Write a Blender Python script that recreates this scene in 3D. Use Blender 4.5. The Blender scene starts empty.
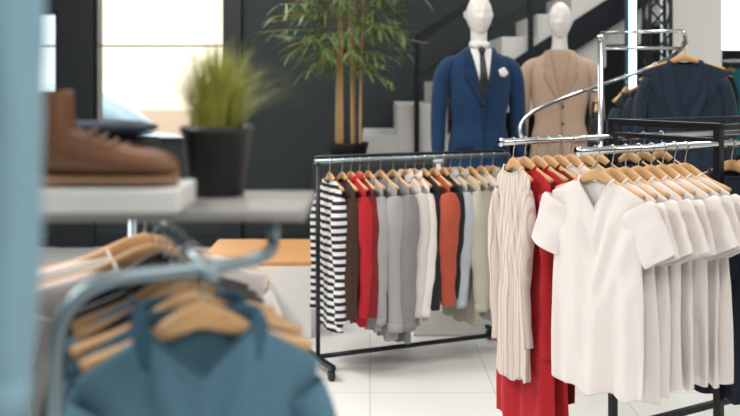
import bpy, math, random
from mathutils import Vector, noise, Matrix
R = random.Random(7)
pi = math.pi

# ------------------------------------------------------------------ materials
def new_mat(name):
    m = bpy.data.materials.new(name); m.use_nodes = True
    return m, m.node_tree.nodes, m.node_tree.links, m.node_tree.nodes["Principled BSDF"]
def mat(name, col, rough=0.5, metal=0.0, bump=0.0, bscale=50, var=0.0, sheen=0.0, emit=None, es=0):
    m, N, L, b = new_mat(name)
    b.inputs["Base Color"].default_value = (*col, 1)
    b.inputs["Roughness"].default_value = rough
    b.inputs["Metallic"].default_value = metal
    if sheen: b.inputs["Sheen Weight"].default_value = sheen
    if emit:
        b.inputs["Emission Color"].default_value = (*emit, 1); b.inputs["Emission Strength"].default_value = es
    if bump or var:
        tc = N.new("ShaderNodeTexCoord"); nz = N.new("ShaderNodeTexNoise")
        nz.inputs["Scale"].default_value = bscale; nz.inputs["Detail"].default_value = 4
        L.new(tc.outputs["Object"], nz.inputs["Vector"])
        if bump:
            bp = N.new("ShaderNodeBump"); bp.inputs["Strength"].default_value = bump; bp.inputs["Distance"].default_value = 0.01
            L.new(nz.outputs["Fac"], bp.inputs["Height"]); L.new(bp.outputs["Normal"], b.inputs["Normal"])
        if var:
            mx = N.new("ShaderNodeMix"); mx.data_type = 'RGBA'
            mx.inputs[6].default_value = (*[c*(1-var) for c in col], 1); mx.inputs[7].default_value = (*[min(1, c*(1+var)) for c in col], 1)
            L.new(nz.outputs["Fac"], mx.inputs[0]); L.new(mx.outputs[2], b.inputs["Base Color"])
    return m
def stripe_mat(name, c1, c2, axis, freq, duty=0.5):
    m, N, L, b = new_mat(name); b.inputs["Roughness"].default_value = 0.85
    tc = N.new("ShaderNodeTexCoord"); sp = N.new("ShaderNodeSeparateXYZ"); L.new(tc.outputs["Object"], sp.inputs[0])
    a = N.new("ShaderNodeMath"); a.operation = 'MULTIPLY'; a.inputs[1].default_value = freq; L.new(sp.outputs[axis], a.inputs[0])
    f = N.new("ShaderNodeMath"); f.operation = 'FRACT'; L.new(a.outputs[0], f.inputs[0])
    g = N.new("ShaderNodeMath"); g.operation = 'GREATER_THAN'; g.inputs[1].default_value = duty; L.new(f.outputs[0], g.inputs[0])
    mx = N.new("ShaderNodeMix"); mx.data_type = 'RGBA'; mx.inputs[6].default_value = (*c1, 1); mx.inputs[7].default_value = (*c2, 1)
    L.new(g.outputs[0], mx.inputs[0]); L.new(mx.outputs[2], b.inputs["Base Color"])
    return m
def wood_mat(name, c1, c2, scale=8):
    m, N, L, b = new_mat(name); b.inputs["Roughness"].default_value = 0.45
    tc = N.new("ShaderNodeTexCoord"); mp = N.new("ShaderNodeMapping"); mp.inputs["Scale"].default_value = (1, 6, 6)
    nz = N.new("ShaderNodeTexNoise"); nz.inputs["Scale"].default_value = scale; nz.inputs["Detail"].default_value = 5
    mx = N.new("ShaderNodeMix"); mx.data_type = 'RGBA'; mx.inputs[6].default_value = (*c1, 1); mx.inputs[7].default_value = (*c2, 1)
    L.new(tc.outputs["Object"], mp.inputs[0]); L.new(mp.outputs[0], nz.inputs["Vector"])
    L.new(nz.outputs["Fac"], mx.inputs[0]); L.new(mx.outputs[2], b.inputs["Base Color"])
    return m
def cloth(name, col, var=0.06): return mat(name, col, 0.92, bump=0.04, bscale=160, var=var, sheen=0.08)

M_floor, N, L, b = new_mat("floor_tile")
tc = N.new("ShaderNodeTexCoord"); br = N.new("ShaderNodeTexBrick"); br.offset = 0.0
br.inputs["Scale"].default_value = 1.0; br.inputs["Brick Width"].default_value = 0.6; br.inputs["Row Height"].default_value = 0.6
br.inputs["Mortar Size"].default_value = 0.004; br.inputs["Mortar Smooth"].default_value = 0.3
br.inputs["Color1"].default_value = (0.84, 0.84, 0.82, 1); br.inputs["Color2"].default_value = (0.79, 0.79, 0.775, 1); br.inputs["Mortar"].default_value = (0.60, 0.61, 0.60, 1)
L.new(tc.outputs["Object"], br.inputs["Vector"]); L.new(br.outputs["Color"], b.inputs["Base Color"]); b.inputs["Roughness"].default_value = 0.18
M_dark = mat("wall_charcoal_paint", (0.014, 0.023, 0.026), 0.6, bump=0.05, bscale=30)
M_white = mat("white_paint", (0.78, 0.78, 0.76), 0.6, bump=0.03, bscale=40)
M_step = mat("white_stone", (0.66, 0.66, 0.64), 0.45, var=0.04, bscale=9)
M_black = mat("black_metal", (0.008, 0.010, 0.016), 0.38, metal=0.3)
M_chrome = mat("chrome", (0.60, 0.62, 0.65), 0.16, metal=1.0)
M_steel = mat("satin_steel", (0.24, 0.31, 0.35), 0.38, metal=0.8)
M_frame = mat("window_frame_black", (0.008, 0.012, 0.016), 0.4)
M_wood = wood_mat("hanger_wood", (0.54, 0.29, 0.125), (0.72, 0.45, 0.22))
M_woodtop = wood_mat("oak_top", (0.56, 0.28, 0.10), (0.70, 0.38, 0.16), 4)
M_shell = mat("mannequin_white", (0.78, 0.765, 0.74), 0.32)
M_plastic = mat("black_plastic", (0.008, 0.008, 0.010), 0.45)
M_leaf = mat("bamboo_leaf", (0.13, 0.22, 0.06), 0.5, var=0.5, bscale=3)
M_culm = mat("bamboo_culm", (0.44, 0.29, 0.13), 0.45, var=0.2, bscale=12)
M_grass = mat("grass_blade", (0.34, 0.35, 0.06), 0.55, var=0.65, bscale=14)
M_soil = mat("soil", (0.03, 0.02, 0.012), 0.95, bump=0.5, bscale=90)
M_tee = cloth("white_cotton", (0.80, 0.745, 0.725), 0.015)
M_navy = cloth("navy_wool", (0.005, 0.015, 0.034))
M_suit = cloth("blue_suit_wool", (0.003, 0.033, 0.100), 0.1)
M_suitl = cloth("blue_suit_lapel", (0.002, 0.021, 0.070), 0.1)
M_shirtw = cloth("shirt_white", (0.80, 0.80, 0.80), 0.02)
M_tie = mat("tie_black", (0.006, 0.007, 0.012), 0.5)
M_beige = cloth("beige_linen", (0.50, 0.36, 0.27))
M_beigel = cloth("beige_lapel", (0.43, 0.30, 0.22))
M_denim = mat("denim_blue", (0.082, 0.185, 0.255), 0.9, bump=0.08, bscale=200, var=0.35)
M_denimd = mat("denim_seam", (0.040, 0.105, 0.155), 0.9, bump=0.08, bscale=200)
M_ltblue = cloth("pale_blue_cotton", (0.20, 0.35, 0.44), 0.1)

# ------------------------------------------------------------------ helpers
def group(name, loc=(0, 0, 0), rz=0.0, sc=1.0):
    e = bpy.data.objects.new(name, None); e.empty_display_size = 0.05
    e.location = loc; e.rotation_euler = (0, 0, rz); e.scale = (sc, sc, sc)
    bpy.context.scene.collection.objects.link(e); return e
def obj(name, V, F, m, parent=None, smooth=True, solid=0, subs=0, loc=None):
    me = bpy.data.meshes.new(name); me.from_pydata([tuple(v) for v in V], [], F); me.update()
    if smooth:
        me.polygons.foreach_set("use_smooth", [True]*len(me.polygons))
    for mm in (m if isinstance(m, list) else [m]): me.materials.append(mm)
    o = bpy.data.objects.new(name, me); bpy.context.scene.collection.objects.link(o)
    if parent: o.parent = parent
    if loc: o.location = loc
    if solid:
        s = o.modifiers.new("s", 'SOLIDIFY'); s.thickness = solid; s.offset = 0
    if subs:
        s = o.modifiers.new("u", 'SUBSURF'); s.levels = subs; s.render_levels = subs
    return o
def box_geo(a, c):
    x0, y0, z0 = a; x1, y1, z1 = c
    V = [(x0,y0,z0),(x1,y0,z0),(x1,y1,z0),(x0,y1,z0),(x0,y0,z1),(x1,y0,z1),(x1,y1,z1),(x0,y1,z1)]
    F = [(0,3,2,1),(4,5,6,7),(0,1,5,4),(1,2,6,5),(2,3,7,6),(3,0,4,7)]
    return V, F
def boxes(name, lst, m, parent=None, bevel=0.0):
    V = []; F = []
    for a, c in lst:
        v, f = box_geo(a, c); k = len(V); V += v; F += [tuple(i+k for i in q) for q in f]
    o = obj(name, V, F, m, parent, smooth=False)
    if bevel:
        s = o.modifiers.new("b", 'BEVEL'); s.width = bevel; s.segments = 2
    return o
def sweep_geo(pts, rad, n=10, cap=True, closed=False, side=None):
    pts = [Vector(p) for p in pts]; V = []; F = []; prev = None; m = len(pts)
    for i, p in enumerate(pts):
        if closed: t = pts[(i+1) % m]-pts[i-1]
        else: t = pts[min(i+1, m-1)]-pts[max(i-1, 0)]
        t.normalize()
        if side is not None: a = Vector(side)
        elif prev is None: a = Vector((0, 1, 0)) if abs(t.y) < 0.8 else Vector((1, 0, 0))
        else: a = prev
        a = (a - t*a.dot(t)).normalized(); prev = a; bb = t.cross(a)
        r = rad[i] if isinstance(rad, list) else rad
        ra, rb = r if isinstance(r, tuple) else (r, r)
        for k in range(n):
            q = 2*pi*k/n; V.append(p + a*ra*math.cos(q) + bb*rb*math.sin(q))
    for i in range(m if closed else m-1):
        j = (i+1) % m
        for k in range(n):
            k2 = (k+1) % n; F.append((i*n+k, i*n+k2, j*n+k2, j*n+k))
    if cap and not closed:
        F.append(tuple(range(n-1, -1, -1))); F.append(tuple((m-1)*n+k for k in range(n)))
    return V, F
def merge(parts):
    V = []; F = []
    for v, f in parts:
        k = len(V); V += list(v); F += [tuple(i+k for i in q) for q in f]
    return V, F
def tube(name, pts, r, m, parent=None, n=12, side=None, closed=False):
    V, F = sweep_geo(pts, r, n, side=side, closed=closed); return obj(name, V, F, m, parent)
def lathe_geo(prof, n=28, c=(0, 0)):
    V = []; F = []
    for r, z in prof:
        for k in range(n): V.append((c[0]+r*math.cos(2*pi*k/n), c[1]+r*math.sin(2*pi*k/n), z))
    for i in range(len(prof)-1):
        for k in range(n):
            k2 = (k+1) % n; F.append((i*n+k, i*n+k2, (i+1)*n+k2, (i+1)*n+k))
    F.append(tuple(range(n-1, -1, -1))); F.append(tuple((len(prof)-1)*n+k for k in range(n)))
    return V, F
def fillet(pts, r=0.05, n=6):
    pts = [Vector(p) for p in pts]; out = [pts[0]]
    for i in range(1, len(pts)-1):
        a, p, c = pts[i-1], pts[i], pts[i+1]
        u = (a-p).normalized(); w = (c-p).normalized()
        s, e = p+u*r, p+w*r
        for k in range(n+1):
            t = k/n; out.append(s*(1-t)**2 + p*2*t*(1-t) + e*t*t)
    out.append(pts[-1]); return out
def lerp(tab, z):
    if z <= tab[0][0]: return tab[0][1:]
    for i in range(len(tab)-1):
        if z <= tab[i+1][0]:
            t = (z-tab[i][0])/(tab[i+1][0]-tab[i][0]); t = t*t*(3-2*t)
            return tuple(p*(1-t)+q*t for p, q in zip(tab[i][1:], tab[i+1][1:]))
    return tab[-1][1:]

# ------------------------------------------------------------------ garments
def hanger_parts(g, W=0.19, m=None, rr=0.0125):
    m = m or M_wood
    pts = []; rad = []
    for i in range(17):
        u = -1+2*i/16; x = u*W
        pts.append((x, 0.012*abs(u), -0.078-0.062*abs(u)**1.25+0.004*math.cos(u*6)))
        rad.append((0.0065+0.004*abs(u), 0.012+0.008*math.exp(-(u*3)**2)-0.003*abs(u)))
    tube("hanger_bar", pts, rad, m, g, n=10, side=(0, 1, 0))
    hp = [(0, 0, -0.075), (0, 0, -0.045), (0.002, 0, -0.034)]
    for i in range(11):
        a = math.radians(-60+i*25); hp.append((0.0155*math.cos(a), 0, 0.0155*math.sin(a)))
    tube("hanger_hook", hp, 0.0022, M_chrome, g, n=6)

def garment(name, loc, rz, m, W=0.40, Lg=0.65, T=0.035, neck=0.075, drop=0.05, ndf=0.03, vneck=False,
            sleeve=0.0, slr=0.05, short=False, seed=0, fold=0.012, collar=False, placket=False, lapel=None, hood=False,
            seam=None, pockets=False, buttons=None, hm=None, taper=0.0, band=True, flare=0.0):
    g = group(name, loc, rz); rr = random.Random(seed); ph = [rr.uniform(0, 6.28) for _ in range(8)]
    zs = -0.088; hw0 = W/2; nf = neck/hw0
    us = [-1+2*i/36 for i in range(37)]
    for s in (-1, 1):
        k = min(range(37), key=lambda i: abs(us[i]-s*nf)); us[k] = s*nf
    NV = 30
    def HW(v):
        c = hw0*(1-0.06*math.sin(min(1, v*2.0)*pi*0.8)) * (1-taper*v) + flare*v*v
        return c*(1+0.015*math.sin(7*v+ph[0]))
    def ztop(s, u):
        a = abs(u)
        if a < nf-1e-6:
            d = ndf if s < 0 else 0.014
            return zs - d*((1-a/nf) if (vneck and s < 0) else math.sqrt(max(0, 1-(a/nf)**2)))
        return zs - drop*max(0.0, (a-nf)/(1-nf))**1.1
    def P(s, u, v):
        a = abs(u); zt = ztop(s, u); zb = zs-Lg + 0.008*math.sin(9*u+ph[1]) + 0.012*(1-u*u)*(-1)
        z = zt+(zb-zt)*v; x = u*HW(v) if v > 0 else u*hw0
        env = max(0, 1-a**4)**0.5
        p0 = 0.75 if a < nf else 0.25
        pr = p0+(1-p0)*min(1, v*4)
        y = s*T*env*pr
        w = min(1, v*1.6)
        y += w*fold*(math.sin(5.5*u+ph[2]+1.2*math.sin(2.5*v+ph[3]))*0.9 + s*0.7*math.sin(11*u+ph[4]+v*1.5)+s*0.25*math.sin(19*u+ph[1]+2.5*math.sin(2*v+ph[6])))*(0.35+0.65*v)
        nv = noise.noise(Vector((x*9+seed*3.1, z*5, s*3.0))); n2 = noise.noise(Vector((x*22+z*7, z*13+seed*1.7, s*5.0)))
        y += (0.012*nv+0.0035*n2)*w*env*(1 if fold else 0.3)
        y += s*0.0065*math.sin(24*(a*0.55+v)+ph[5])*env*math.exp(-((v-0.28)/0.24)**2)
        return Vector((x, y, z))
    V = []; F = []; nu = len(us); idx = {}
    for s in (-1, 1):
        for j in range(NV+1):
            for i, u in enumerate(us):
                if s == 1 and (i == 0 or i == nu-1): idx[(s, i, j)] = idx[(-1, i, j)]; continue
                if s == 1 and j == 0 and abs(u) >= nf-1e-6: idx[(s, i, j)] = idx[(-1, i, 0)]; continue
                idx[(s, i, j)] = len(V); p = P(s, u, j/NV)
                if j == 0 and abs(u) >= nf-1e-6: p.y = 0
                V.append(p)
        for j in range(NV):
            for i in range(nu-1):
                q = (idx[(s, i, j)], idx[(s, i+1, j)], idx[(s, i+1, j+1)], idx[(s, i, j+1)])
                if s == 1: q = q[::-1]
                F.append(tuple(dict.fromkeys(q)))
    obj("body", V, F, m, g, solid=0.0025, subs=1)
    if sleeve:
        for sd in (-1, 1):
            x0 = sd*(hw0-0.035); z0 = zs-drop-0.045
            if short:
                ang = math.radians(66+rr.uniform(-5, 5)); d = Vector((sd*math.cos(ang), 0, -math.sin(ang)))
                tt = [0, .08, .16, .25, .35, .45, .55, .65, .75, .85, .93, 0.99, 1]
                yy = rr.uniform(-.02, .012)
                pts = [Vector((x0, yy*t*t, z0+0.016))+d*sleeve*t for t in tt]
                rad = [(0.014, slr*0.72)]+[(0.014+0.011*t+.002*math.sin(9*t+ph[3]), slr*(0.93-0.10*t)) for t in tt[1:]]
            else:
                pts = []; rad = []
                for k in range(17):
                    t = k/16
                    x = x0+sd*(0.035*min(1, t*5)**0.6+0.012*math.sin(t*3+ph[6])); z = z0-sleeve*t
                    y = 0.015*math.sin(t*4+ph[7])*t-0.02*t
                    pts.append(Vector((x, y, z)))
                    r = slr*(1-0.33*t)*(1+0.05*math.sin(t*23+ph[5]))
                    rad.append((r*(0.55 if k == 0 else 0.85), r*(0.55+0.05*math.sin(t*19+ph[2]))))
            SV, SF = sweep_geo(pts, rad, 24, cap=False, side=(0, 1, 0))
            SV = [v+Vector((0, 1, 0))*(0.009*noise.noise(v*14+Vector((seed, 0, 0)))+.003*noise.noise(v*34+Vector((seed, 0, 0))))+Vector((1, 0, 0))*0.005*noise.noise(v*22) for v in SV]
            obj("sleeve", SV, SF, m, g, solid=0.0025, subs=1)
            if not short and (collar or lapel):
                tube("cuff", [pts[-2], pts[-1]+Vector((0, 0, -0.004))], [(rad[-2][0]*1.08, rad[-2][1]*1.08), (rad[-1][0]*1.08, rad[-1][1]*1.08)], seam or m, g, n=20, side=(0, 1, 0))
    sm = seam or m
    if band:
        loop = [P(-1, -nf+2*nf*i/14, 0) for i in range(15)]+[P(1, nf-2*nf*i/14, 0) for i in range(1, 14)]
        for q in (0, 14): loop[q].y = 0
        tube("neckband", loop, 0.0038, sm, g, n=6, closed=True)
    def patch(nm, f0, f1, v0, v1, off, mm, nc=6, nr=14, th=0.003):
        VV = []; FF = []
        for j in range(nr+1):
            v = v0+(v1-v0)*j/nr; a, c = f0(v), f1(v)
            for i in range(nc+1):
                u = a+(c-a)*i/nc; p = P(-1, u, v); p.y -= off; VV.append(p)
        for j in range(nr):
            for i in range(nc):
                k = j*(nc+1)+i; FF.append((k, k+1, k+nc+2, k+nc+1))
        obj(nm, VV, FF, mm, g, solid=th)
    if collar:
        VV = []; FF = []; n = 24
        op = 0.25 if collar != "open" else 0.75
        for k in range(n+1):
            a = -pi/2+op+(2*pi-2*op)*k/n; cx, cy = math.cos(a), math.sin(a)
            fz = -ndf*0.8*max(0, -cy)
            for (q, dz) in ((1.0, 0.0), (0.95, 0.022), (1.05, 0.026), (1.25, -0.004 if cy > -0.4 else -0.025)):
                VV.append(Vector((neck*q*cx, (T*0.75+0.004)*q*cy, zs+fz+dz)))
        for k in range(n):
            for j in range(3):
                i = k*4+j; FF.append((i, i+1, i+5, i+4))
        obj("collar", VV, FF, sm, g, solid=0.003, subs=1)
    if placket:
        vt = ndf/Lg+0.02
        patch("placket", lambda v: -0.07, lambda v: 0.07, vt if vneck else 0.03, 0.995, 0.004, sm, 3, 24)
        BV = []
        for k in range(7):
            p = P(-1, 0, vt+0.04+0.13*k); BV.append(sweep_geo([p+Vector((0, -0.006, 0)), p+Vector((0, -0.009, 0))], 0.0045, 10))
        Vb, Fb = merge(BV); obj("buttons", Vb, Fb, buttons or M_shirtw, g)
    if lapel:
        for sd in (-1, 1):
            patch("lapel", lambda v, sd=sd: sd*max(0.02, nf*0.9*(1-v/0.48)), lambda v, sd=sd: sd*(max(0.02, nf*0.9*(1-v/0.48))+0.34*abs(math.sin(min(1, (v+0.02)/0.5)*pi))**0.7+0.02), 0.0, 0.47, 0.006, lapel, 5, 14)
        patch("front_edge", lambda v: -0.03, lambda v: 0.01, 0.45, 0.99, 0.004, lapel, 2, 14)
    if hood:
        VV, FF = sweep_geo([(-0.05, -0.03, zs-0.01), (-0.055, 0.04, zs-0.005), (0, 0.06, zs-0.03), (0.055, 0.04, zs-0.005), (0.05, -0.03, zs-0.01)], [(0.02, 0.02), (0.032, 0.03), (0.035, 0.05), (0.032, 0.03), (0.02, 0.02)], 12)
        obj("hood", VV, FF, m, g, subs=1)
    if pockets:
        for sd in (-1, 1):
            a, c = sorted((sd*0.25, sd*0.68))
            patch("chest_pocket", lambda v: a, lambda v: c, 0.24, 0.42, 0.004, sm, 6, 8, 0.002)
    hanger_parts(g, W=hw0*0.92, m=hm)
    return g

# ------------------------------------------------------------------ room shell
boxes("floor", [((-4, -3, -0.1), (4, 9, 0))], M_floor)
boxes("ceiling", [((-4, -3, 3.6), (4, 9.2, 3.7))], M_white)
def wallbox(x0, x1, z0, z1): return ((x0, 9.0, z0), (x1, 9.2, z1))
boxes("wall_back", [wallbox(-4, -3.15, 0, 3.6), wallbox(-3.15, -2.8, 0, 1.36), wallbox(-3.15, -2.8, 2.11, 3.6), wallbox(-2.8, -2.46, 0, 3.6),
      wallbox(-2.46, -1.3, 0, 0.96), wallbox(-2.46, -1.3, 2.9, 3.6), wallbox(-1.3, 3.1, 0, 3.6), wallbox(3.1, 3.7, 0, 1.75), wallbox(3.1, 3.7, 2.9, 3.6), wallbox(3.7, 4, 0, 3.6)], M_dark)
boxes("wall_left", [((-4.1, -3, 0), (-4, 9.2, 3.6))], M_dark)
boxes("wall_right", [((4, -3, 0), (4.1, 9.2, 3.6))], M_white)
boxes("wall_front", [((-4, -3.1, 0), (4, -3, 3.6))], M_dark)
boxes("baseboard_back", [((-4, 8.98, 0), (4, 9.0, 0.1))], M_frame)
glass, N, L, b = new_mat("window_glass")
out = N["Material Output"]; tr = N.new("ShaderNodeBsdfTransparent"); gl = N.new("ShaderNodeBsdfGlossy"); gl.inputs["Roughness"].default_value = 0.02
ms = N.new("ShaderNodeMixShader"); ms.inputs[0].default_value = 0.06
L.new(tr.outputs[0], ms.inputs[1]); L.new(gl.outputs[0], ms.inputs[2]); L.new(ms.outputs[0], out.inputs["Surface"])
for k, (x0, x1, z0, z1) in enumerate([(-3.15, -2.8, 1.36, 2.11), (-2.46, -1.3, 0.96, 2.9), (3.1, 3.7, 1.75, 2.9)]):
    g = group("window_%d" % (k+1), ((x0+x1)/2, 9.05, (z0+z1)/2)); w, h = (x1-x0)/2, (z1-z0)/2; f = 0.02
    bl = [((-w, -0.09, -h), (-w+f, 0.05, h)), ((w-f, -0.09, -h), (w, 0.05, h)), ((-w, -0.09, -h), (w, 0.05, -h+f)), ((-w, -0.09, h-f), (w, 0.05, h))]
    if k < 2: bl.append(((-w, -0.01, 1.80-(z0+z1)/2), (w, 0.02, 1.815-(z0+z1)/2)))
    boxes("frame", bl, M_frame, g)
    boxes("pane", [((-w+f, 0.0, -h+f), (w-f, 0.004, h-f))], glass, g)
boxes("trim_1", [((-1.29, 8.90, 0.0), (-1.15, 9.0, 3.6)), ((-2.79, 8.94, 0.0), (-2.47, 9.0, 3.6))], M_frame)

# exterior
M_road = mat("asphalt", (0.52, 0.52, 0.50), 0.9, bump=0.2, bscale=30)
M_fac = mat("cream_facade", (0.80, 0.72, 0.56), 0.9, var=0.1, bscale=2)
boxes("street_pavement", [((-14, 9.3, -0.2), (14, 24, -0.05))], M_road)
g = group("building_facade", (-3, 20, 0))
boxes("facade", [((-8, 0, -0.05), (10, 1, 7))], M_fac, g)
boxes("facade_windows", [((x, -0.03, z), (x+0.9, 0.02, z+1.5)) for x in (-6.5, -3.9, 1, 3.5, 6) for z in (1.4, 4.2)], mat("facade_glass", (0.50, 0.58, 0.60), 0.2), g)
boxes("plinth_course", [((-8, -0.06, -0.05), (10, 0.0, 0.9))], mat("tan_stone", (0.50, 0.38, 0.27), 0.9), g)
g = group("parked_car", (-3.75, 11.9, -0.05))
secs = [(-2.0, 0.45, 0.75), (-1.6, 0.35, 0.9), (-1.0, 0.3, 1.0), (0.6, 0.3, 1.0), (1.4, 0.3, 0.92), (1.9, 0.35, 0.80), (2.05, 0.45, 0.65)]
V, F = sweep_geo([(x, 0, (a+c)/2) for x, a, c in secs], [(0.85, (c-a)/2) for x, a, c in secs], 24, side=(0, 1, 0))
MC = mat("car_paint", (0.25, 0.42, 0.50), 0.3)
obj("body", V, F, MC, g, subs=1)
V, F = sweep_geo([(-1.5, 0, 1.0), (-0.9, 0, 1.20), (0, 0, 1.24), (0.6, 0, 1.18), (1.2, 0, 0.95)], [(0.6, 0.05), (0.66, 0.3), (0.68, 0.32), (0.66, 0.25), (0.6, 0.04)], 24, side=(0, 1, 0))
obj("cabin", V, F, mat("car_glass", (0.22, 0.34, 0.40), 0.15), g, subs=1)
for x in (-1.3, 1.3):
    V, F = sweep_geo([(x, -0.86, 0.33), (x, -0.62, 0.33)], 0.33, 24); obj("wheel", V, F, M_plastic, g)

# ceiling lights
for i, (x, y, p) in enumerate([(-2.4, 1.6, 115), (1.5, 0.6, 50), (-2.2, 4.6, 115), (1.6, 4.2, 45), (-1.0, 7.4, 36), (1.9, 7.2, 38), (-0.6, -1.6, 80)]):
    g = group("ceiling_light", (x, y, 3.58))
    boxes("housing", [((-0.65, -0.65, -0.03), (0.65, -0.6, 0.02)), ((-0.65, 0.6, -0.03), (0.65, 0.65, 0.02)), ((-0.65, -0.65, -0.03), (-0.6, 0.65, 0.02)), ((0.6, -0.65, -0.03), (0.65, 0.65, 0.02))], M_white, g)
    ld = bpy.data.lights.new("lamp", 'AREA'); ld.shape = 'SQUARE'; ld.size = 1.15; ld.energy = p; ld.color = (1.0, 0.965, 0.92)
    lo = bpy.data.objects.new("lamp", ld); bpy.context.scene.collection.objects.link(lo); lo.parent = g; lo.location = (0, 0, -0.02)

# ------------------------------------------------------------------ landing, stairs
boxes("stair_landing", [((-0.42, 7.15, 0), (2.6, 8.97, 0.9))], M_dark, bevel=0.01)
g = group("staircase", (-0.06, 7.75, 0.9))
st = []; run = 0.27; rise = 0.175
for k in range(13): st.append(((k*run, 0, 0 if k < 2 else (k-2)*rise), ((k+1)*run, 1.1, (k+1)*rise+(.06 if k > 0 else 0))))
boxes("steps", st, M_step, g, bevel=0.006)
def slab(x0, x1, dz0, dz1, y0, y1):
    s = rise/run
    return ([(x0,y0,x0*s+dz0),(x1,y0,x1*s+dz0),(x1,y1,x1*s+dz0),(x0,y1,x0*s+dz0),(x0,y0,x0*s+dz1),(x1,y0,x1*s+dz1),(x1,y1,x1*s+dz1),(x0,y1,x0*s+dz1)], [(0,3,2,1),(4,5,6,7),(0,1,5,4),(1,2,6,5),(2,3,7,6),(3,0,4,7)])
V, F = merge([slab(0.66, 3.5, -0.24, 0.0, -0.05, 0.0)]); obj("stringer", V, F, M_black, g, smooth=False)
V, F = merge([slab(0.40, 3.5, 0.60, 0.68, -0.05, -0.01)]); obj("handrail", V, F, M_black, g, smooth=False)
V, F = merge([slab(0.40, 3.5, 0.34, 0.36, -0.045, -0.02)]); obj("mid_rail", V, F, M_black, g, smooth=False)
boxes("posts", [((x-0.02, -0.055, x*rise/run-0.2 if x > 0.6 else 0.0), (x+0.02, -0.012, x*rise/run+0.65)) for x in (0.42, 1.3, 2.2, 3.1)], M_black, g)

# column, light tube, truss
boxes("wall_column", [((2.06, 6.95, 0), (2.45, 7.10, 3.6))], M_white, bevel=0.01)
g = group("light_tube", (1.865, 7.10, 1.5))
tube("tube", [(0, 0, -0.1), (0, 0, 1.6)], 0.024, mat("tube_glow", (0.8, 0.95, 1), 0.4, emit=(0.55, 0.90, 1.0), es=5), g)
boxes("channel", [((-0.045, 0.03, -1.5), (0.045, 0.05, 2.05))], M_black, g)
g = group("lighting_truss", (1.93, 6.72, 0)); P4 = [(-0.07, -0.07), (0.07, -0.07), (0.07, 0.07), (-0.07, 0.07)]
parts = [sweep_geo([(x, y, 0), (x, y, 3.58)], 0.014, 8) for x, y in P4]
for k in range(22):
    z = 0.05+k*0.16
    for q in range(4):
        a, c = P4[q], P4[(q+1) % 4]
        if k % 2: a, c = c, a
        parts.append(sweep_geo([(a[0], a[1], z), (c[0], c[1], z+0.16)], 0.008, 6))
V, F = merge(parts); obj("lattice", V, F, M_black, g)

# ------------------------------------------------------------------ bamboo
g = group("potted_bamboo", (-0.16, 7.38, 0.9))
V, F = lathe_geo([(0.11, 0), (0.12, 0.01), (0.15, 0.13), (0.155, 0.14), (0.14, 0.14), (0.135, 0.12)]); obj("pot", V, F, M_plastic, g)
V, F = lathe_geo([(0.13, 0.10), (0.13, 0.123)]); obj("soil", V, F, M_soil, g)
parts = []; leaves = []; rb = random.Random(3)
def leaf(p, d, ln, w):
    up = Vector((0, 0, 1)); s = d.cross(up).normalized(); V = []; k = 5
    for i in range(k+1):
        t = i/k; c = p+d*ln*t+Vector((0, 0, -ln*0.45*t*t)); ww = w*abs(math.sin(pi*min(1, 0.08+t*0.92)))**0.8
        V += [c-s*ww, c+s*ww]
    return V, [(2*i, 2*i+1, 2*i+3, 2*i+2) for i in range(k)]
for c in range(6):
    bx, by = rb.uniform(-0.09, 0.09), rb.uniform(-0.06, 0.06); lx, ly = rb.uniform(-0.05, 0.07), rb.uniform(-0.05, 0.05); H = rb.uniform(1.5, 1.95)
    pts = []; rad = []
    for i in range(41):
        t = i/40; pts.append((bx+lx*t*t, by+ly*t*t, 0.11+H*t)); rad.append((0.011*(1-0.5*t))*(1.25 if i % 5 == 0 else 1))
    parts.append(sweep_geo(pts, rad, 8))
    for k in range(30):
        t = rb.uniform(0.30, 1); p = Vector((bx+lx*t*t, by+ly*t*t, 0.15+H*t)); a = rb.uniform(0, 2*pi)
        d = Vector((math.cos(a), math.sin(a)*0.8, rb.uniform(0.0, 0.6))).normalized(); ln = rb.uniform(0.2, 0.52)*(0.6+0.6*math.sin(pi*min(1, t*0.9)))
        bp = [p+d*ln*s+Vector((0, 0, -0.10*s*s)) for s in (0, .33, .66, 1)]
        parts.append(sweep_geo(bp, 0.002, 4))
        for q in range(9):
            s = rb.uniform(0.35, 1); pp = p+d*ln*s+Vector((0, 0, -0.10*s*s)); a2 = a+rb.uniform(-1.3, 1.3)
            leaves.append(leaf(pp, Vector((math.cos(a2), math.sin(a2), rb.uniform(-0.5, 0.35))).normalized(), rb.uniform(0.08, 0.17), rb.uniform(0.006, 0.012)))
V, F = merge(parts); obj("culms", V, F, M_culm, g)
V, F = merge(leaves); obj("leaves", V, F, M_leaf, g)

# ------------------------------------------------------------------ plinths
g = group("display_plinth", (-0.70, 6.2, 0))
boxes("body", [((-0.30, -0.4, 0), (0.36, 0.4, 0.42))], M_white, g, bevel=0.004)
boxes("wood_top", [((-0.30, -0.4, 0.42), (0.36, 0.4, 0.45))], M_woodtop, g, bevel=0.004)
g = group("display_plinth", (-1.0, 5.48, 0))
boxes("body", [((-0.5, -0.28, 0), (0.42, 0.28, 0.33))], M_white, g, bevel=0.004)
boxes("wood_top", [((-0.5, -0.28, 0.33), (0.42, 0.28, 0.36))], M_woodtop, g, bevel=0.004)
boxes("mannequin_platform", [((0.25, 5.86, 0), (1.72, 7.1, 0.15))], M_white, bevel=0.01)

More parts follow.
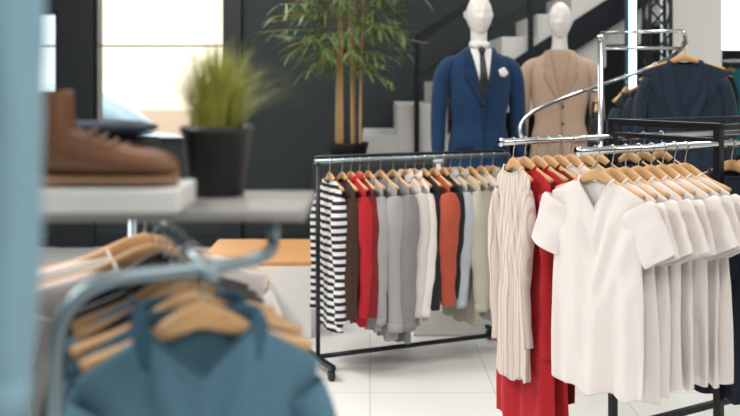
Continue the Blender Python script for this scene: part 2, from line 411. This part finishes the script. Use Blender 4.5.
# ------------------------------------------------------------------ mannequins
def mannequin(name, loc, rz, mj, ml, tie, mtr, flower):
    g = group(name, loc, rz)
    tab = [(0.78, .205, .135), (0.95, .190, .125), (1.08, .165, .112), (1.25, .190, .128), (1.38, .205, .124), (1.44, .205, .105), (1.485, .175, .088), (1.525, .115, .072), (1.555, .072, .062)]
    zsn = [0.78+0.775*i/40 for i in range(41)]
    V, F = sweep_geo([(0, 0, z) for z in zsn], [lerp(tab, z)[::-1] for z in zsn], 40, side=(0, 1, 0), cap=True)
    V = [v+Vector((0, .004*noise.noise(v*14), 0)) for v in V]
    obj("jacket", V, F, mj, g)
    def sy(x, z, off):
        a, b_ = lerp(tab, z); return -b_*math.sqrt(max(0.02, 1-(x/a)**2))-off
    def patch(nm, rows, off, m, nc=8, th=0.003):
        VV = []; FF = []
        for z, x0, x1 in rows:
            for i in range(nc+1):
                x = x0+(x1-x0)*i/nc; VV.append((x, sy(x, z, off), z))
        for j in range(len(rows)-1):
            for i in range(nc):
                k = j*(nc+1)+i; FF.append((k, k+1, k+nc+2, k+nc+1))
        obj(nm, VV, FF, m, g, solid=th)
    zz = [1.545-0.335*i/16 for i in range(17)]; hwv = lambda z: 0.072*(z-1.205)/0.34+0.002
    patch("dress_shirt", [(z, -hwv(z), hwv(z)) for z in zz], 0.004, M_shirtw if tie else M_beigel)
    if tie:
        patch("tie", [(z, -(0.012+0.018*min(1, (1.53-z)/0.25)), 0.012+0.018*min(1, (1.53-z)/0.25)) for z in [1.53-0.3*i/12 for i in range(13)]], 0.010, M_tie, 4)
        patch("tie_knot", [(1.545, -0.022, 0.022), (1.53, -0.021, 0.021), (1.505, -0.012, 0.012)], 0.017, M_tie, 4, 0.008)
    for sd in (-1, 1):
        rows = []
        for i in range(19):
            z = 1.545-0.36*i/18; inn = hwv(z)-0.004; t = i/18
            wd = 0.028+0.050*math.sin(min(1, t*1.6)*pi/2) if t < 0.42 else 0.078*max(0.0, 1-(t-0.42)/0.58)**0.8+0.003
            if 0.30 < t < 0.36: wd -= 0.018
            rows.append((z, sd*max(-0.002, inn), sd*(max(0, inn)+wd)))
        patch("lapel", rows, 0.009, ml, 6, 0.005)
        patch("pocket_flap", [(0.97, sd*0.07, sd*0.16), (0.93, sd*0.07, sd*0.165)], 0.006, ml, 6)
        sp = [(sd*.120, 0, 1.478), (sd*.165, 0, 1.462), (sd*.200, 0, 1.435), (sd*.224, .001, 1.39), (sd*.236, .004, 1.32), (sd*.244, .008, 1.22), (sd*.252, .010, 1.10), (sd*.256, -.005, .98), (sd*.256, -.02, .86)]
        sr = [.030, .044, .053, .056, .056, .052, .048, .044, .041]
        V, F = sweep_geo(sp, [(r*1.12, r) for r in sr], 20, side=(0, 1, 0))
        V = [Vector(v)+Vector((.004*noise.noise(Vector(v)*20), .006*noise.noise(Vector(v)*18), 0)) for v in V]
        obj("sleeve", V, F, mj, g, subs=1)
        V, F = sweep_geo([(sd*.256, -.02, .87), (sd*.256, -.023, .845)], 0.034, 16); obj("shirt_cuff", V, F, M_shirtw, g)
        hp = [sweep_geo([(sd*.256, -.02, .86), (sd*.256, -.024, .82), (sd*.254, -.03, .785), (sd*.252, -.032, .755)], [(.022, .019), (.026, .017), (.037, .015), (.034, .012)], 12, side=(0, 1, 0))]
        for q, (dy, ln) in enumerate([(-.026, .068), (-.009, .078), (.008, .072), (.024, .056)]):
            y0 = -.032+dy
            hp.append(sweep_geo([(sd*.252, y0, .765), (sd*.250, y0, .755-ln*.4), (sd*.242, y0, .755-ln*.75), (sd*.230, y0, .755-ln)], [.0085, .008, .0075, .006], 8))
        hp.append(sweep_geo([(sd*.252, -.055, .815), (sd*.246, -.078, .79), (sd*.240, -.083, .76)], [.010, .009, .007], 8))
        V, F = merge(hp); obj("hand", V, F, M_shell, g)
        lp = [(sd*.085, 0, .86), (sd*.095, 0, .72), (sd*.105, -.005, .50), (sd*.11, .0, .30), (sd*.115, .005, .06)]
        V, F = sweep_geo(lp, [(.105, .09), (.095, .085), (.072, .07), (.062, .062), (.058, .062)], 20, side=(0, 1, 0)); obj("trouser_leg", V, F, mtr, g, subs=1)
        V, F = sweep_geo([(sd*.115, .07, .035), (sd*.115, .04, .045), (sd*.115, -.05, .045), (sd*.118, -.13, .032), (sd*.118, -.19, .022)], [(.025, .030), (.040, .043), (.044, .043), (.046, .030), (.02, .016)], 16, side=(1, 0, 0)); obj("shoe", V, F, M_plastic, g)
    patch("front_edge", [(1.21, -.004, .004), (1.08, -.001, .006), (0.95, 0.002, .009), (.79, .012, .02)], .005, ml, 2)
    Vb, Fb = merge([sweep_geo([(0.012, sy(0, z, 0.004), z), (0.012, sy(0, z, 0.009), z)], 0.009, 10) for z in (1.17, 1.06)]); obj("buttons", Vb, Fb, M_plastic, g)
    if tie:
        for sd in (-1, 1):
            V = [(sd*.008, -.075, 1.545), (sd*.05, -.062, 1.54), (sd*.062, -.03, 1.575), (sd*.03, -.07, 1.585)]
            obj("shirt_collar", V, [(0, 1, 2, 3)], M_shirtw, g, solid=0.006)
        V, F = sweep_geo([(0, 0, 1.54), (0, .002, 1.585)], [(.064, .064), (.057, .057)], 24); obj("collar_band", V, F, M_shirtw, g)
    V, F = sweep_geo([(0, .01, 1.51), (0, .006, 1.56), (0, 0, 1.60), (0, -.003, 1.64), (0, -.005, 1.68)], [(.06, .064), (.056, .056), (.050, .050), (.052, .050), (.05, .05)], 24); obj("neck", V, F, M_shell, g)
    V = []; F = []; nu, nv = 40, 32
    for j in range(nv+1):
        th = pi*j/nv; cz = math.cos(th); sz = math.sin(th)
        for i in range(nu):
            ph_ = 2*pi*i/nu; cx = math.cos(ph_)*sz; cy = math.sin(ph_)*sz
            k = 1-0.30*max(0, -cz)**1.5
            x = 0.080*cx*k; y = 0.100*cy*(1-0.12*max(0, -cz)); z = 0.130*cz
            if cy < 0:
                fr = -cy
                y -= 0.020*math.exp(-((x/0.011)**2+((z+0.018)/0.024)**2))*fr
                y += 0.010*(math.exp(-(((x-0.030)/0.016)**2+((z-0.010)/0.014)**2))+math.exp(-(((x+0.030)/0.016)**2+((z-0.010)/0.014)**2)))
                y -= 0.006*math.exp(-((x/0.022)**2+((z+0.062)/0.008)**2))
                y -= 0.008*math.exp(-((x/0.025)**2+((z+0.105)/0.02)**2))
                y += 0.004*math.exp(-((x/0.022)**2+((z+0.078)/0.006)**2))
            V.append((x, y-0.012, z+1.745))
    for j in range(nv):
        for i in range(nu): i2 = (i+1) % nu; F.append((j*nu+i, (j+1)*nu+i, (j+1)*nu+i2, j*nu+i2))
    obj("head", V, F, M_shell, g)
    for sd in (-1, 1):
        V, F = sweep_geo([(sd*.077, .005, 1.775), (sd*.086, .015, 1.765), (sd*.085, .012, 1.74), (sd*.076, .002, 1.722)], [(.006, .004), (.014, .006), (.011, .006), (.004, .004)], 10); obj("ear", V, F, M_shell, g)
    if flower:
        fp = []
        for q in range(14):
            a = q*2.4; r = 0.006*math.sqrt(q)
            cx, cz = .122+r*math.cos(a), 1.395+r*math.sin(a); y = sy(.122, 1.395, .014)
            fp.append(sweep_geo([(cx, y+.008, cz), (cx, y, cz), (cx, y-.008, cz)], [.004, .014, .004], 8))
        V, F = merge(fp); obj("boutonniere", V, F, M_shirtw, g)
    V, F = lathe_geo([(0.21, 0), (0.21, 0.008), (0.20, 0.012)]); obj("base_plate", V, F, M_chrome, g)
    return g
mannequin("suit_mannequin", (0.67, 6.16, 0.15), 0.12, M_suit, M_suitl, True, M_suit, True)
mannequin("blazer_mannequin", (1.28, 6.75, 0.15), -0.12, M_beige, M_beigel, False, M_beige, False)

# ------------------------------------------------------------------ middle garment rack
def rack_frame(g, Lr, h, half, m, rail_m, wheels=True):
    for x in (0, Lr):
        tube("post", [(x, 0, 0.06), (x, 0, h)], 0.012, m, g)
        boxes("foot", [((x-0.014, -half, 0.055), (x+0.014, half, 0.08))], m, g, bevel=0.003)
        if wheels:
            for y in (-half+0.03, half-0.03):
                V, F = sweep_geo([(x-0.012, y, 0.027), (x+0.012, y, 0.027)], 0.027, 16); obj("caster", V, F, M_plastic, g)
                tube("caster_stem", [(x, y, 0.03), (x, y, 0.06)], 0.005, M_chrome, g, n=8)
    tube("base_bar", [(0, 0, 0.075), (Lr, 0, 0.075)], 0.013, m, g)
    tube("hanging_rail", [(-0.02, 0, h), (Lr+0.02, 0, h)], 0.012, rail_m, g)
th = math.atan2(0.45, 0.978); rv = Vector((math.cos(th), math.sin(th), 0)); P0 = Vector((-0.268, 5.15, 0)); zr = 1.08
g = group("garment_rack", P0, th)
rack_frame(g, 1.14, zr, 0.21, M_black, M_steel)
tube("top_bar", [(0, 0.035, zr+0.02), (1.14, 0.035, zr+0.02)], 0.009, M_black, g)
for x in (0, 1.14): tube("top_bracket", [(x, 0, zr-0.01), (x, 0.035, zr+0.02)], 0.01, M_black, g)
C = lambda n, c, v=0.06: cloth(n, c, v)
M_red = C("red_cotton", (0.46, 0.010, 0.018)); M_red2 = C("dark_red_knit", (0.20, 0.008, 0.012)); M_grey = C("grey_wool", (0.23, 0.23, 0.24)); M_grey2 = C("light_grey_wool", (0.36, 0.35, 0.35))
M_rust = C("rust_knit", (0.42, 0.075, 0.038)); M_brown = C("brown_knit", (0.05, 0.020, 0.014)); M_sky = C("sky_cotton", (0.42, 0.47, 0.52)); M_cream = C("cream_linen", (0.48, 0.45, 0.36))
M_off = C("offwhite_cotton", (0.66, 0.635, 0.60)); M_sand = C("sand_cotton", (0.38, 0.36, 0.29)); M_blk = C("black_cotton", (0.008, 0.009, 0.012))
M_stripe = stripe_mat("striped_jersey", (0.75, 0.75, 0.74), (0.012, 0.014, 0.022), 2, 26)
M_pink = stripe_mat("pink_striped_cotton", (0.72, 0.65, 0.60), (0.58, 0.44, 0.40), 0, 60, 0.72)
items = [(.065, "striped_sweater", M_stripe, .77, dict(sleeve=.62, slr=.055, W=.33)), (.135, "brown_cardigan", M_brown, .66, dict(sleeve=.6)), (.185, "red_hoodie", M_red, .74, dict(sleeve=.6, hood=True)),
  (.235, "maroon_sweater", M_red2, .70, dict(sleeve=.6)), (.285, "grey_coat", M_grey2, .78, dict(sleeve=.64, lapel=M_grey)), (.355, "grey_blazer", M_grey2, .83, dict(sleeve=.68, slr=.068, lapel=M_grey, fold=.008, W=.42)),
  (.43, "grey_blazer", M_grey, .85, dict(sleeve=.68, slr=.068, lapel=M_grey, fold=.008, W=.42)), (.505, "button_shirt", M_off, .78, dict(sleeve=.62, slr=.06, collar=True, placket=True)), (.56, "button_shirt", M_tee, .76, dict(sleeve=.62, collar=True, placket=True)),
  (.615, "black_cardigan", M_blk, .64, dict(sleeve=.6)), (.675, "rust_sweater", M_rust, .66, dict(sleeve=.58, slr=.068, W=.40)), (.735, "black_blouse", M_blk, .62, dict(sleeve=.55)), (.78, "sky_blue_shirt", M_sky, .68, dict(sleeve=.6, collar=True)),
  (.84, "cream_shirt", M_cream, .80, dict(sleeve=.62, slr=.065, W=.42, collar=True)), (.905, "khaki_jacket", M_sand, .76, dict(sleeve=.62, slr=.065, W=.40)), (.975, "cream_cardigan", M_off, .80, dict(sleeve=.62, slr=.06)), (1.05, "beige_shirt", M_sand, .70, dict(sleeve=.6, collar=True))]
for i, (t, nm, m, Lg, kw) in enumerate(items):
    p = P0+rv*t; garment(nm, (p.x, p.y, zr), th-pi/2+R.uniform(-.04, .04), m, Lg=Lg, T=.016, seed=i+1, **{**dict(fold=.007, W=.37), **kw})

# ------------------------------------------------------------------ right double-rail rack
t2 = math.radians(32); u = Vector((math.cos(t2), math.sin(t2), 0)); pv = Vector((-math.sin(t2), math.cos(t2), 0)); Q0 = Vector((0.68, 3.15, 0)); z2 = 1.276
g = group("double_rail_rack", Q0, t2)
for y, x0 in ((0, 0.0), (0.5, 0.10)):
    tube("hanging_rail", [(x0-0.03, y, z2), (1.75, y, z2)], 0.0125, M_chrome, g)
    V, F = sweep_geo([(x0-0.036, y, z2), (x0-0.03, y, z2)], 0.017, 14); obj("rail_cap", V, F, M_chrome, g)
for x in (0.63, 1.7):
    for y in (0, 0.5):
        boxes("post", [((x-0.014, y-0.014, 0.03), (x+0.014, y+0.014, 1.345))], M_black, g, bevel=0.003)
        V, F = lathe_geo([(0.025, 0), (0.025, 0.02), (0.012, 0.03)], 16, (x, y)); obj("levelling_foot", V, F, M_plastic, g)
    boxes("crossbars", [((x-0.014, -0.014, 1.325), (x+0.014, 0.514, 1.35)), ((x-0.012, 0, 1.28), (x+0.012, 0.5, 1.298)), ((x-0.012, 0, 0.12), (x+0.012, 0.5, 0.145))], M_black, g, bevel=0.002)
boxes("base_bars", [((0.63, -0.012, 0.12), (1.7, 0.012, 0.145)), ((0.63, 0.488, 0.12), (1.7, 0.512, 0.145)), ((0.63, -0.012, 1.325), (1.7, 0.012, 1.345)), ((0.63, 0.488, 1.325), (1.7, 0.512, 1.345))], M_black, g)
for i, t in enumerate([.045, .115, .175, .235, .295, .35, .405, .46]):
    p = Q0+u*t; garment("white_tshirt", (p.x, p.y, z2), t2-pi/2+R.uniform(-.06, .06)+(0.05 if i == 0 else 0), M_tee, W=.375, Lg=.665+R.uniform(-.012, .012), T=.018, neck=.07, ndf=.10, vneck=True, sleeve=.175, slr=.078, short=True, seed=40+i, fold=.013, taper=-0.05)
for i, (t, nm, m, Lg, kw) in enumerate([(.70, "navy_coat", M_navy, .80, dict(sleeve=.6, slr=.06, lapel=M_navy)), (.77, "navy_coat", M_navy, .78, dict(sleeve=.6)), (.86, "navy_coat", M_navy, .80, dict(sleeve=.6)), (.95, "navy_coat", M_navy, .80, dict(sleeve=.6))]):
    p = Q0+u*t; garment(nm, (p.x, p.y, z2), t2-pi/2, m, W=.38, Lg=Lg, T=.028, seed=60+i, **kw)
rear = [(.125, "striped_blouse", M_pink, .76, dict(W=.20, neck=.055, drop=.04, sleeve=.56, slr=.036)), (.18, "red_dress", M_red, .94, dict(W=.30, sleeve=.58, slr=.045, flare=.02)), (.24, "red_dress", M_red, .98, dict(W=.32, sleeve=.16, slr=.065, short=True, flare=.02)), (.29, "red_dress", M_red2, .86, dict(W=.32, sleeve=.16, slr=.065, short=True)), (.35, "white_blouse", M_off, .8, dict(sleeve=.6)),
  (.41, "white_blouse", M_tee, .76, dict(sleeve=.6)), (.48, "sand_jacket", M_sand, .74, dict(sleeve=.6)), (.55, "dark_blazer", M_blk, .74, dict(sleeve=.6)), (.72, "dark_blazer", M_navy, .76, dict(sleeve=.6)), (.80, "dark_blazer", M_navy, .76, dict(sleeve=.6)), (.9, "dark_blazer", M_blk, .76, dict(sleeve=.6))]
for i, (t, nm, m, Lg, kw) in enumerate(rear):
    p = Q0+u*t+pv*0.5; garment(nm, (p.x, p.y, z2), t2-pi/2+R.uniform(-.05, .05), m, Lg=Lg, T=.016, seed=80+i, **{**dict(fold=.009, W=.31, neck=.065), **kw})

# ------------------------------------------------------------------ spiral rack
g = group("spiral_garment_rack", (1.20, 5.2, 0)); rs = .42
hz = lambda f: 1.215+.45*f/pi
hel = [(-rs*math.cos(f), rs*math.sin(f), hz(f)) for f in [math.radians(a) for a in range(-12, 215, 6)]]
tube("spiral_rail", hel, 0.0115, M_chrome, g)
tube("centre_pole", [(0, 0, 0.02), (0, 0, 1.72)], 0.016, M_chrome, g)
V, F = lathe_geo([(0.24, 0), (0.24, 0.012), (0.03, 0.03)]); obj("base", V, F, M_chrome, g)
for a in (-10, 90, 180, 212):
    f = math.radians(a); tube("arm", [(0, 0, hz(f)), (-rs*math.cos(f), rs*math.sin(f), hz(f))], 0.009, M_chrome, g)
V, F = lathe_geo([(0.016, 1.70), (0.022, 1.715), (0.022, 1.73), (0.012, 1.74)], 16); obj("finial", V, F, M_chrome, g)
for i, (a, nm, m, W_) in enumerate([(100, "navy_suit_jacket", M_blk, .40), (122, "navy_suit_jacket", C("teal_wool", (0.008, 0.028, 0.038)), .44), (146, "navy_suit_jacket", M_navy, .46), (168, "navy_suit_jacket", M_navy, .50), (190, "navy_suit_jacket", M_navy, .50)]):
    f = math.radians(a); x, y = 1.20-rs*math.cos(f), 5.2+rs*math.sin(f)
    rad_a = math.atan2(rs*math.sin(f), -rs*math.cos(f))
    garment(nm, (x, y, hz(f)), rad_a, m, W=W_*0.86, Lg=.72, T=.03, sleeve=.62, slr=.055, seed=110+i, lapel=m, fold=.008)

# wall rail far right
g = group("wall_rail", (3.2, 8.55, 1.66))
tube("rail", [(-0.4, 0, 0), (0.4, 0, 0)], 0.012, M_chrome, g)
for x in (-0.38, 0.38): tube("bracket", [(x, 0, 0), (x, 0.44, 0)], 0.009, M_chrome, g)
M_teal = C("teal_cotton", (0.02, 0.22, 0.27))
for i, (x, m, nm) in enumerate([(2.92, M_blk, "teal_shirt"), (3.08, M_teal, "teal_shirt"), (3.24, M_teal, "teal_shirt"), (3.4, M_off, "linen_shirt")]):
    garment(nm, (x, 8.55, 1.66), -pi/2+0.9, m, W=.38, Lg=.7, sleeve=.6, seed=130+i, collar=True)

# ------------------------------------------------------------------ foreground shelf unit with rail
g = group("shelf_rack_unit", (-0.60, 1.7, 0))
boxes("shelf_board", [((-0.85, -0.15, 1.28), (0.50, 0.125, 1.298))], mat("shelf_grey_laminate", (0.30, 0.29, 0.28), 0.4), g, bevel=0.004)
boxes("shelf_riser", [((-0.20, -0.19, 1.298), (0.31, -0.03, 1.335))], M_white, g, bevel=0.004)
for y in (-0.13, 0.11):
    tube("upright", [(-0.78, y, 0), (-0.78, y, 2.2)], 0.016, M_steel, g)
tube("upright_bridge", [(-0.78, -0.13, 2.19), (-0.78, 0.11, 2.19)], 0.016, M_steel, g)
fr = fillet([(0.19, -0.40, 0.0), (0.19, -0.40, 1.235), (0.445, -0.245, 1.235), (0.445, -0.10, 1.235)], 0.10, 10)
tube("frame_loop", fr, 0.0105, M_steel, g)
tube("frame_drop", [(0.445, -0.10, 1.235), (0.445, -0.10, 1.28)], 0.0105, M_steel, g)
A = Vector((-0.215, 1.36, 0)); Bv = Vector((-0.33, 0.94, 0)).normalized(); wz = math.atan2(Bv.y, Bv.x)-pi/2
O = Vector((-0.60, 1.7, 0)); e0 = A-Bv*0.02-O; e1 = A+Bv*1.02-O
tube("garment_rail", [(e0.x, e0.y, 1.235), (e1.x, e1.y, 1.235)], 0.009, M_steel, g)
tube("rear_post", [(e1.x, e1.y, 0), (e1.x, e1.y, 1.235)], 0.0105, M_steel, g)
tube("upper_rail", [(-0.78, -0.13, 1.98), (-0.78, -0.80, 1.98), (0.2, -0.80, 1.98)], 0.012, M_steel, g)
tube("front_post", [(-0.78, -0.80, 0), (-0.78, -0.80, 1.99)], 0.014, M_steel, g)
low = [(.085, "denim_shirt", M_denim, dict(collar="open", vneck=True, placket=True, pockets=True, sleeve=.56, slr=.052, seam=M_denimd, W=.36, neck=.080, ndf=.07, T=.018, drop=.06)), (.17, "denim_jacket", M_denimd, dict(collar="open", sleeve=.56, slr=.052, W=.38, drop=.06)), (.25, "midnight_jacket", M_navy, dict(sleeve=.56, slr=.05, W=.36, drop=.06)),
   (.32, "light_blue_shirt", M_ltblue, dict(sleeve=.56, W=.36, drop=.06)), (.39, "dark_shirt", M_blk, dict(sleeve=.56, W=.36, drop=.06)), (.46, "dark_shirt", M_navy, dict(sleeve=.56, W=.36)), (.53, "dark_shirt", M_blk, dict(sleeve=.56, W=.36)), (.64, "white_shirt", M_tee, dict(sleeve=.56, W=.48, drop=.04)), (.78, "white_shirt", M_tee, dict(sleeve=.56, W=.50, drop=.04))]
for i, (t, nm, m, kw) in enumerate(low):
    p = A+Bv*t; garment(nm, (p.x, p.y, 1.235), wz+0.05*math.sin(i*2), m, seed=150+i, hm=(M_plastic if 3 < i < 7 else None), **{**dict(Lg=.66, T=.022, ndf=.05), **kw})
garment("pale_blue_shirt", (-0.535, 0.90, 1.98), 0.15, M_ltblue, W=.40, Lg=.62, T=.03, sleeve=.60, slr=.050, seed=171, collar=True, placket=True)

# boots and folded clothes
def boot(name, loc, rz, m, ms, sc=0.8, low=.80):
    g = group(name, loc, rz, sc)
    sec = [(-.115, .020, .055), (-.10, .032, .085), (-.06, .036, .10), (-.01, .036, .088), (.04, .038, .070), (.09, .042, .058), (.13, .040, .050), (.155, .026, .034), (.163, .008, .018)]
    sec = [(x, w, h*(low if x > -.05 else 1)) for x, w, h in sec]
    V, F = sweep_geo([(x, 0, 0.018+h/2) for x, w, h in sec], [(w, h/2) for x, w, h in sec], 20, side=(0, 1, 0)); obj("upper", V, F, m, g, subs=1)
    V, F = sweep_geo([(-.070, 0, .06), (-.073, 0, .10), (-.075, 0, .14), (-.078, 0, .175)], [(.036, .044), (.034, .037), (.034, .035), (.037, .038)], 20, side=(0, 1, 0), cap=False); obj("shaft", V, F, m, g, solid=.004, subs=1)
    V, F = sweep_geo([(x, 0, .012) for x, w, h in sec], [(w*1.08, .012) for x, w, h in sec], 12, side=(0, 1, 0)); obj("sole", V, F, ms, g)
    boxes("heel", [((-.115, -.034, 0), (-.045, .034, .016))], ms, g, bevel=.004)
    V, F = merge([sweep_geo([(.0+.02*k, -.022, (.106-.012*k)*low+.008), (.004+.02*k, 0, (.115-.012*k)*low+.008), (.0+.02*k, .022, (.106-.012*k)*low+.008)], .003, 6) for k in range(4)]); obj("laces", V, F, ms, g)
M_suede = mat("brown_leather", (0.15, 0.058, 0.022), 0.42, bump=.05, bscale=80, var=.3); M_sole = mat("boot_sole", (0.28, 0.16, 0.09), 0.6)
boot("ankle_boot", (-0.435, 1.548, 1.3355), 0.05, M_suede, M_sole, .84)
boot("ankle_boot", (-0.450, 1.632, 1.3355), 0.12, M_suede, M_sole, .84)
g = group("folded_trousers_stack", (-0.47, 1.755, 1.2985))
for k in range(5):
    V = []; F = []; n = 12
    for sgn in (0, 1):
        for j in range(n+1):
            for i in range(n+1):
                x, y = -0.085+0.17*i/n, -0.055+0.11*j/n; e = min(i, n-i, 2)/2*min(j, n-j, 2)/2
                V.append((x+.007*math.sin(k*2.3), y+.003*math.sin(k*3), 0.026*k+0.0127+(-1 if sgn == 0 else 1)*0.0122*(0.35+0.65*e)))
    o = (n+1)**2
    for j in range(n):
        for i in range(n):
            q = j*(n+1)+i; F += [(q, q+n+1, q+n+2, q+1), (o+q, o+q+1, o+q+n+2, o+q+n+1)]
    for i in range(n):
        F += [(i, i+1, o+i+1, o+i), (n*(n+1)+i, o+n*(n+1)+i, o+n*(n+1)+i+1, n*(n+1)+i+1), (i*(n+1), o+i*(n+1), o+(i+1)*(n+1), (i+1)*(n+1)), (i*(n+1)+n, (i+1)*(n+1)+n, o+(i+1)*(n+1)+n, o+i*(n+1)+n)]
    obj("folded_layer", V, F, [M_blk, M_navy, M_brown, M_blk, M_navy][k], g)
g = group("potted_grass", (-0.268, 1.75, 1.298))
V, F = lathe_geo([(.045, 0), (.048, .003), (.060, .108), (.064, .11), (.064, .122), (.056, .122), (.054, .105)], 32); obj("pot", V, F, M_plastic, g)
V, F = lathe_geo([(.052, .09), (.052, .11)], 20); obj("soil", V, F, M_soil, g)
bl = []; rg = random.Random(11)
for k in range(640):
    a = rg.uniform(0, 2*pi); r0 = rg.uniform(0, .046); q = rg.uniform(0.0, 1); sp = q**1.1*.135*(1.25 if math.cos(a) > 0.2 else .75); H = rg.uniform(.09, .185)*(1-.42*q)
    wd = rg.uniform(.0014, .0027); d = Vector((math.cos(a), math.sin(a)*.8, 0)); s = Vector((-d.y, d.x, 0)); p0 = d*r0+Vector((0, 0, .105)); V = []
    for i in range(8):
        t = i/7; c = p0+d*sp*t**1.5+Vector((0, 0, H*math.sin(t*pi*(.5+.12*q)))); w = wd*(1-t*.9); V += [c-s*w, c+s*w]
    bl.append((V, [(2*i, 2*i+1, 2*i+3, 2*i+2) for i in range(7)]))
V, F = merge(bl); obj("blades", V, F, M_grass, g)

# ------------------------------------------------------------------ world, camera
w = bpy.data.worlds.new("World"); bpy.context.scene.world = w; w.use_nodes = True
bg = w.node_tree.nodes["Background"]; bg.inputs[0].default_value = (0.97, 0.98, 1.0, 1); bg.inputs[1].default_value = 3.2
cd = bpy.data.cameras.new("camera"); cam = bpy.data.objects.new("camera", cd); bpy.context.scene.collection.objects.link(cam)
cam.location = (0, 0, 1.5); cam.rotation_euler = (pi/2, 0, 0); cd.lens = 48.65; cd.sensor_width = 36; cd.shift_y = -128/740
cd.dof.use_dof = True; cd.dof.focus_distance = 3.7; cd.dof.aperture_fstop = 2.2; cd.clip_start = 0.05
bpy.context.scene.camera = cam
bpy.context.scene.view_settings.view_transform = 'Standard'
bpy.context.scene.view_settings.exposure = 0.0
